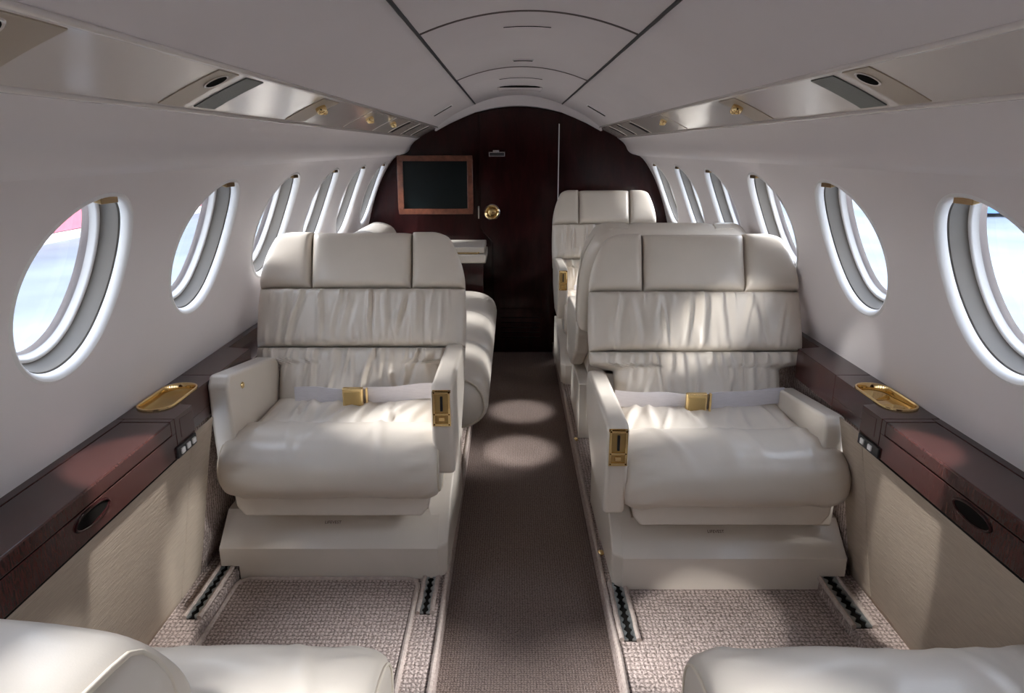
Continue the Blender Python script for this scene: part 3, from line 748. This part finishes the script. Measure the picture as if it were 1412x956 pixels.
# ------------------------------------------------------------------ service strip fittings
def on_strip(sgn, y0, y1, t0, t1, d0, d1, inset=0):
    """slab lying on the strip"""
    rows = []
    for k in range(9):
        t = t0+(t1-t0)*k/8
        rows.append([strip_pt(sgn, t, y0, d0), strip_pt(sgn, t, y0, d1), strip_pt(sgn, t, y1, d1), strip_pt(sgn, t, y1, d0)])
    return MB().rows(rows, True, True, True)
def local(b, o):
    off = Vector(o); b.xf(lambda v: v-off); return b
def reading_panel(sgn, y0, y1, label, vent=True):
    o = strip_pt(sgn, .5, (y0+y1)/2)
    t = thing('reading_light_panel', label, 'light', o)
    local(on_strip(sgn, y0, y1, .08, .93, -.004, .0016), o).build('panel', M['tan'], t, bevel=.001)
    c = strip_pt(sgn, .30, (y0+y1)/2+.008, .0016)
    nrm = (strip_pt(sgn, .3, 0, .01)-strip_pt(sgn, .3, 0, 0)).normalized()
    q = nrm.to_track_quat('Z', 'Y').to_matrix()
    b = MB().lathe([(.0195,0),(.020,.001),(.0185,.002),(.016,.001)], 0,0,0,'z',24); b.xf(lambda v: q @ v + c - o); b.build('lamp_ring', M['strip'], t, sharp=50)
    b = MB().lathe([(.0165,.0008),(.016,.0014),(.0,.0012)], 0,0,0,'z',24); b.xf(lambda v: q @ v + c - o); b.build('lamp_lens', M['dark'], t)
def grille(sgn, y0, y1, label):
    o = strip_pt(sgn, .5, (y0+y1)/2)
    t = thing('speaker_grille', label, 'grille', o)
    local(on_strip(sgn, y0, y1, .10, .90, -.004, .0018), o).build('grille_face', M['grille'], t, bevel=.0008)
def gasper(sgn, y, label, size=1.0, w=.05, base='strip'):
    o = strip_pt(sgn, .5, y)
    t = thing('air_vent', label, 'vent', o)
    local(on_strip(sgn, y-w, y+w, .10, .92, -.004, .0018), o).build('vent_plate', M[base], t, bevel=.001)
    nrm = (strip_pt(sgn, .42, 0, .01)-strip_pt(sgn, .42, 0, 0)).normalized()
    q = nrm.to_track_quat('Z', 'Y').to_matrix()
    for nm, dy, k in (('vent_nozzle', 0, 1.0), ('vent_knob', .022, .6)):
        c = strip_pt(sgn, .36, y+dy, .0018)
        b = MB().lathe([(.012*k*size,0),(.013*k*size,.006),(.011*k*size,.014),(.006*k*size,.017),(.003*k*size,.013)], 0,0,0,'z',20)
        b.xf(lambda v: q @ v + c - o); b.build(nm, M['gold'], t, sharp=50)
def slot(sgn, y, w, label, m='dark', name='strip_slot'):
    o = strip_pt(sgn, .5, y)
    t = thing(name, label, 'slot', o)
    local(on_strip(sgn, y-w-.008, y+w+.008, .08, .92, -.004, .0020), o).build('slot_surround', M['strip'], t, bevel=.001)
    local(on_strip(sgn, y-w, y+w, .14, .86, .0015, .0028), o).build('slot_opening', M[m], t)
reading_panel(-1, .52, .70, 'tan reading light panel in the strip at the top left corner')
reading_panel(-1, 1.045, 1.12, 'tan reading light panel beside the dark grille above the left windows')
grille(-1, 1.155, 1.232, 'dark grey rectangular grille in the strip above the left windows')
gasper(-1, 1.69, 'gold air nozzle nearest the camera in the left overhead strip', 1.0, .07, 'tan')
gasper(-1, 2.26, 'gold air nozzle second along the left overhead strip', 1.0, .09)
gasper(-1, 2.70, 'gold air nozzle third along the left overhead strip', .9, .08)
slot(-1, 2.98, .028, 'black slot in the left overhead strip past the third nozzle')
slot(-1, 3.30, .018, 'narrower black slot in the left overhead strip near the bulkhead')
slot(-1, 3.62, .018, 'last small slot of the left overhead strip, beside the bulkhead')
grille(1, 1.118, 1.20, 'dark grey rectangular grille in the strip above the right windows')
reading_panel(1, 1.005, 1.085, 'tan reading light panel beside the dark grille above the right windows')
gasper(1, 1.66, 'gold air nozzle nearest the camera in the right overhead strip', 1.0, .06, 'tan')
gasper(1, 2.46, 'gold air nozzle farther along the right overhead strip', .9, .08)
slot(1, 3.02, .028, 'long black slot in the right overhead strip')
slot(1, 3.36, .02, 'narrower black slot in the right overhead strip near the bulkhead')
slot(1, 3.64, .02, 'last small slot of the right overhead strip, beside the bulkhead')

# ceiling slots
def ceil_slot(x, y, w, label, h=.006, frame=True):
    t = thing('ceiling_slot', label, 'slot', (x, y, cz(x)))
    n = 12; rows = []
    for yy in (-h-.005, h+.005):
        rows.append([(w*(-1+2*k/n), yy, cz(x+w*(-1+2*k/n))-cz(x)-.002) for k in range(n+1)])
    if frame: MB().rows(rows).build('slot_rim', M['white'], t, solid=.003)
    rows = []
    for yy in (-h, h):
        rows.append([(.94*w*(-1+2*k/n), yy, cz(x+.94*w*(-1+2*k/n))-cz(x)-.0042) for k in range(n+1)])
    MB().rows(rows).build('slot_opening', M['dark'], t, solid=.001)
ceil_slot(-.0, 1.73, .058, 'dark curved slot in the middle ceiling panel, nearest the camera', .003, False)
ceil_slot(.0, 2.38, .032, 'small framed slot in the middle of the ceiling', .008)
ceil_slot(-.0, 2.93, .09, 'wide dark curved slot in the far ceiling panel', .006, False)
hp = thing('ceiling_hatch', 'small flush hatch in the ceiling just before the bulkhead arch', 'hatch', (0, 3.42, cz(0)))
rows = [[(.10*(-1+2*k/12), yy, cz(.10*(-1+2*k/12))-cz(0)-.003) for k in range(13)] for yy in (-.10, .10)]
MB().rows(rows).build('hatch_panel', M['headliner'], hp, solid=.005)
MB().box(-.09, .09, -.109, -.101, -.010, -.004).build('hatch_gap', M['dark'], hp)
for sgn, lb in ((-1, 'thin dark slot in the left ceiling panel near the bulkhead'), (1, 'thin dark slot in the right ceiling panel near the bulkhead')):
    ii = 6; p = CS[ii]; q2 = CS[ii+4]; dd = (q2-p).normalized(); nn = Vector((-dd.y, dd.x)); nn = nn if nn.y < 0 else -nn
    o = Vector((sgn*p.x, 3.36, p.y)); t = thing('ceiling_slot', lb, 'slot', o)
    def cp(a, y, d): return Vector((sgn*(p.x+dd.x*a+nn.x*d), y, p.y+dd.y*a+nn.y*d))-Vector((o.x, 0, o.z))
    for nm, e, d0, d1, m in (('slot_rim', .006, -.004, .0025, 'white'), ('slot_opening', 0, .0025, .0033, 'dark')):
        v = [cp(a, y, d) for d in (d0, d1) for a, y in ((-.008-e,-.018-e),(.085+e,-.018-e),(.085+e,.018+e),(-.008-e,.018+e))]
        MB().add(v, [(0,1,2,3),(7,6,5,4),(0,4,5,1),(1,5,6,2),(2,6,7,3),(3,7,4,0)]).build(nm, M[m], t)

# ------------------------------------------------------------------ outside
GZ = -1.25
struct(MB().box(-90, 90, -60, 120, GZ-.1, GZ).build('ground', M['concrete']))
hb = thing('hangar_building', 'low red and white building seen across the apron through the left window', 'building', (-18.5, 20, GZ))
MB().box(-6, 6, -10, 10, 0, 5).build('wall', M['wall_pale'], hb)
MB().box(6, 6.15, -10, 10, .25, .95).build('red_band', M['wall_red'], hb)
MB().box(6, 6.2, -10, 10, .0, .22).build('white_kerb', M['wall_white'], hb)
MB().box(6, 6.2, -10, 10, 1.0, 1.2).build('white_rail', M['wall_white'], hb)
MB().prism([(-6.3,5),(6.3,5),(0,6.6)], 'y', -10.3, 10.3).build('roof', M['wall_red'], hb)
for k in range(4): MB().box(5.95, 6.12, -8+k*4.4, -6+k*4.4, 1.5, 3.4).build('window', M['screen'], hb)
sc = thing('cargo_container', 'blue corrugated container seen across the apron through the right window', 'container', (18.5, 27, GZ))
poly = []
for k in range(25):
    x = -3+6*k/24; poly.append((x, -1.2 if k % 2 else -1.25))
poly += [(3,1.2),(-3,1.2)]
MB().prism(poly, 'z', .15, 2.5).build('box', M['blue'], sc)
for k in (-1, 1): MB().box(k*2.9-.12, k*2.9+.12, -1.3, -1.15, 0, 2.6).build('corner_post', M['blue'], sc)

# ------------------------------------------------------------------ light
wd = bpy.data.worlds.new('World'); S.world = wd; wd.use_nodes = True
nt = wd.node_tree; bg = nt.nodes['Background']
tc = nt.nodes.new('ShaderNodeTexCoord'); sx = nt.nodes.new('ShaderNodeSeparateXYZ'); rp = nt.nodes.new('ShaderNodeValToRGB')
nt.links.new(tc.outputs['Generated'], sx.inputs[0]); nt.links.new(sx.outputs['Z'], rp.inputs['Fac']); nt.links.new(rp.outputs['Color'], bg.inputs['Color'])
rp.color_ramp.elements[0].position = 0; rp.color_ramp.elements[0].color = (.93, .96, 1, 1)
rp.color_ramp.elements[1].position = .8; rp.color_ramp.elements[1].color = (.72, .82, 1, 1)
bg.inputs['Strength'].default_value = 4.5
def sun(name, direction, energy, angle, col):
    l = bpy.data.lights.new(name, 'SUN'); l.energy = energy; l.angle = math.radians(angle); l.color = col
    o = bpy.data.objects.new(name, l); C.objects.link(o)
    o.rotation_euler = Vector(direction).to_track_quat('-Z', 'Y').to_euler(); o.location = (0, 0, 6)
    return o
sun('sun', (-1, .20, -.45), 1.6, 3, (1, .985, .97))
def added_disk(name, loc, target, size, power):
    l = bpy.data.lights.new(name, 'AREA'); l.shape = 'DISK'; l.size = size; l.energy = power; l.color = (1, .98, .97)
    o = bpy.data.objects.new(name, l); C.objects.link(o); o.location = loc
    o.rotation_euler = (Vector(target)-Vector(loc)).to_track_quat('-Z', 'Y').to_euler()
def reading(src, target, deg, power, blend=.3):  # spots added at the panels, standing in for daylight patches on ledges and floor
    l = bpy.data.lights.new('reading_lamp', 'SPOT'); l.energy = power; l.spot_size = math.radians(deg); l.spot_blend = blend; l.shadow_soft_size = .012; l.color = (1, .97, .94)
    o = bpy.data.objects.new('reading_lamp', l); C.objects.link(o); o.location = src
    o.rotation_euler = (Vector(target)-Vector(src)).to_track_quat('-Z', 'Y').to_euler()
    return o
reading(strip_pt(-1, .30, 1.09, .02), (-.735, 1.20, .608), 20, 36, .3)
reading(strip_pt(1, .30, 1.053, .02), (.738, 1.25, .608), 15, 40, .3)
reading(strip_pt(-1, .30, .618, .02), (.40, 1.40, .06), 13, 60, .4)
sp = reading((-12.3, -10.4, 3.35), (-.79, .663, .95), 1.9, 13000, .15); sp.name = 'apron_floodlight'; sp.data.shadow_soft_size = .35  # unseen spot added outside to light the right seat back
added_disk('mast_floodlight', (-9, .6, 8.2), (0, 1.4, .6), 2.2, 2400)  # this pair of unseen lamps is added outside for lit patches in the footwells
added_disk('mast_floodlight', (9, .3, 7.7), (0, 1.35, .6), 2.2, 2200)

for y0, tx_, ty, e in ((2.38, -.005, 2.58, 75), (2.93, .005, 3.02, 60)):  # spots added at the ceiling slots in place of daylight patches on the aisle
    l = bpy.data.lights.new('ceiling_downlight', 'SPOT'); l.energy = e; l.spot_size = math.radians(14); l.spot_blend = .75; l.shadow_soft_size = .012
    o = bpy.data.objects.new('ceiling_downlight', l); C.objects.link(o); o.location = (0, y0, cz(0)-.012)
    o.rotation_euler = (Vector((tx_, ty, 0))-o.location).to_track_quat('-Z', 'Y').to_euler()

# ------------------------------------------------------------------ camera
cam = bpy.data.cameras.new('camera'); co = bpy.data.objects.new('camera', cam); C.objects.link(co)
cam.sensor_width = 36; cam.lens = 960/1412*36; cam.clip_start = .02; cam.clip_end = 300
co.location = (-.035, 0, 1.17); co.rotation_euler = (PI/2-math.atan(273/960), 0, 0)
S.camera = co
S.view_settings.view_transform = 'Standard'; S.view_settings.look = 'None'
S.view_settings.gamma = 1; S.view_settings.use_curve_mapping = False
S.view_settings.exposure = 0.47
S.cycles.use_denoising = True
S.cycles.max_bounces = 10; S.cycles.diffuse_bounces = 6; S.cycles.transparent_max_bounces = 12
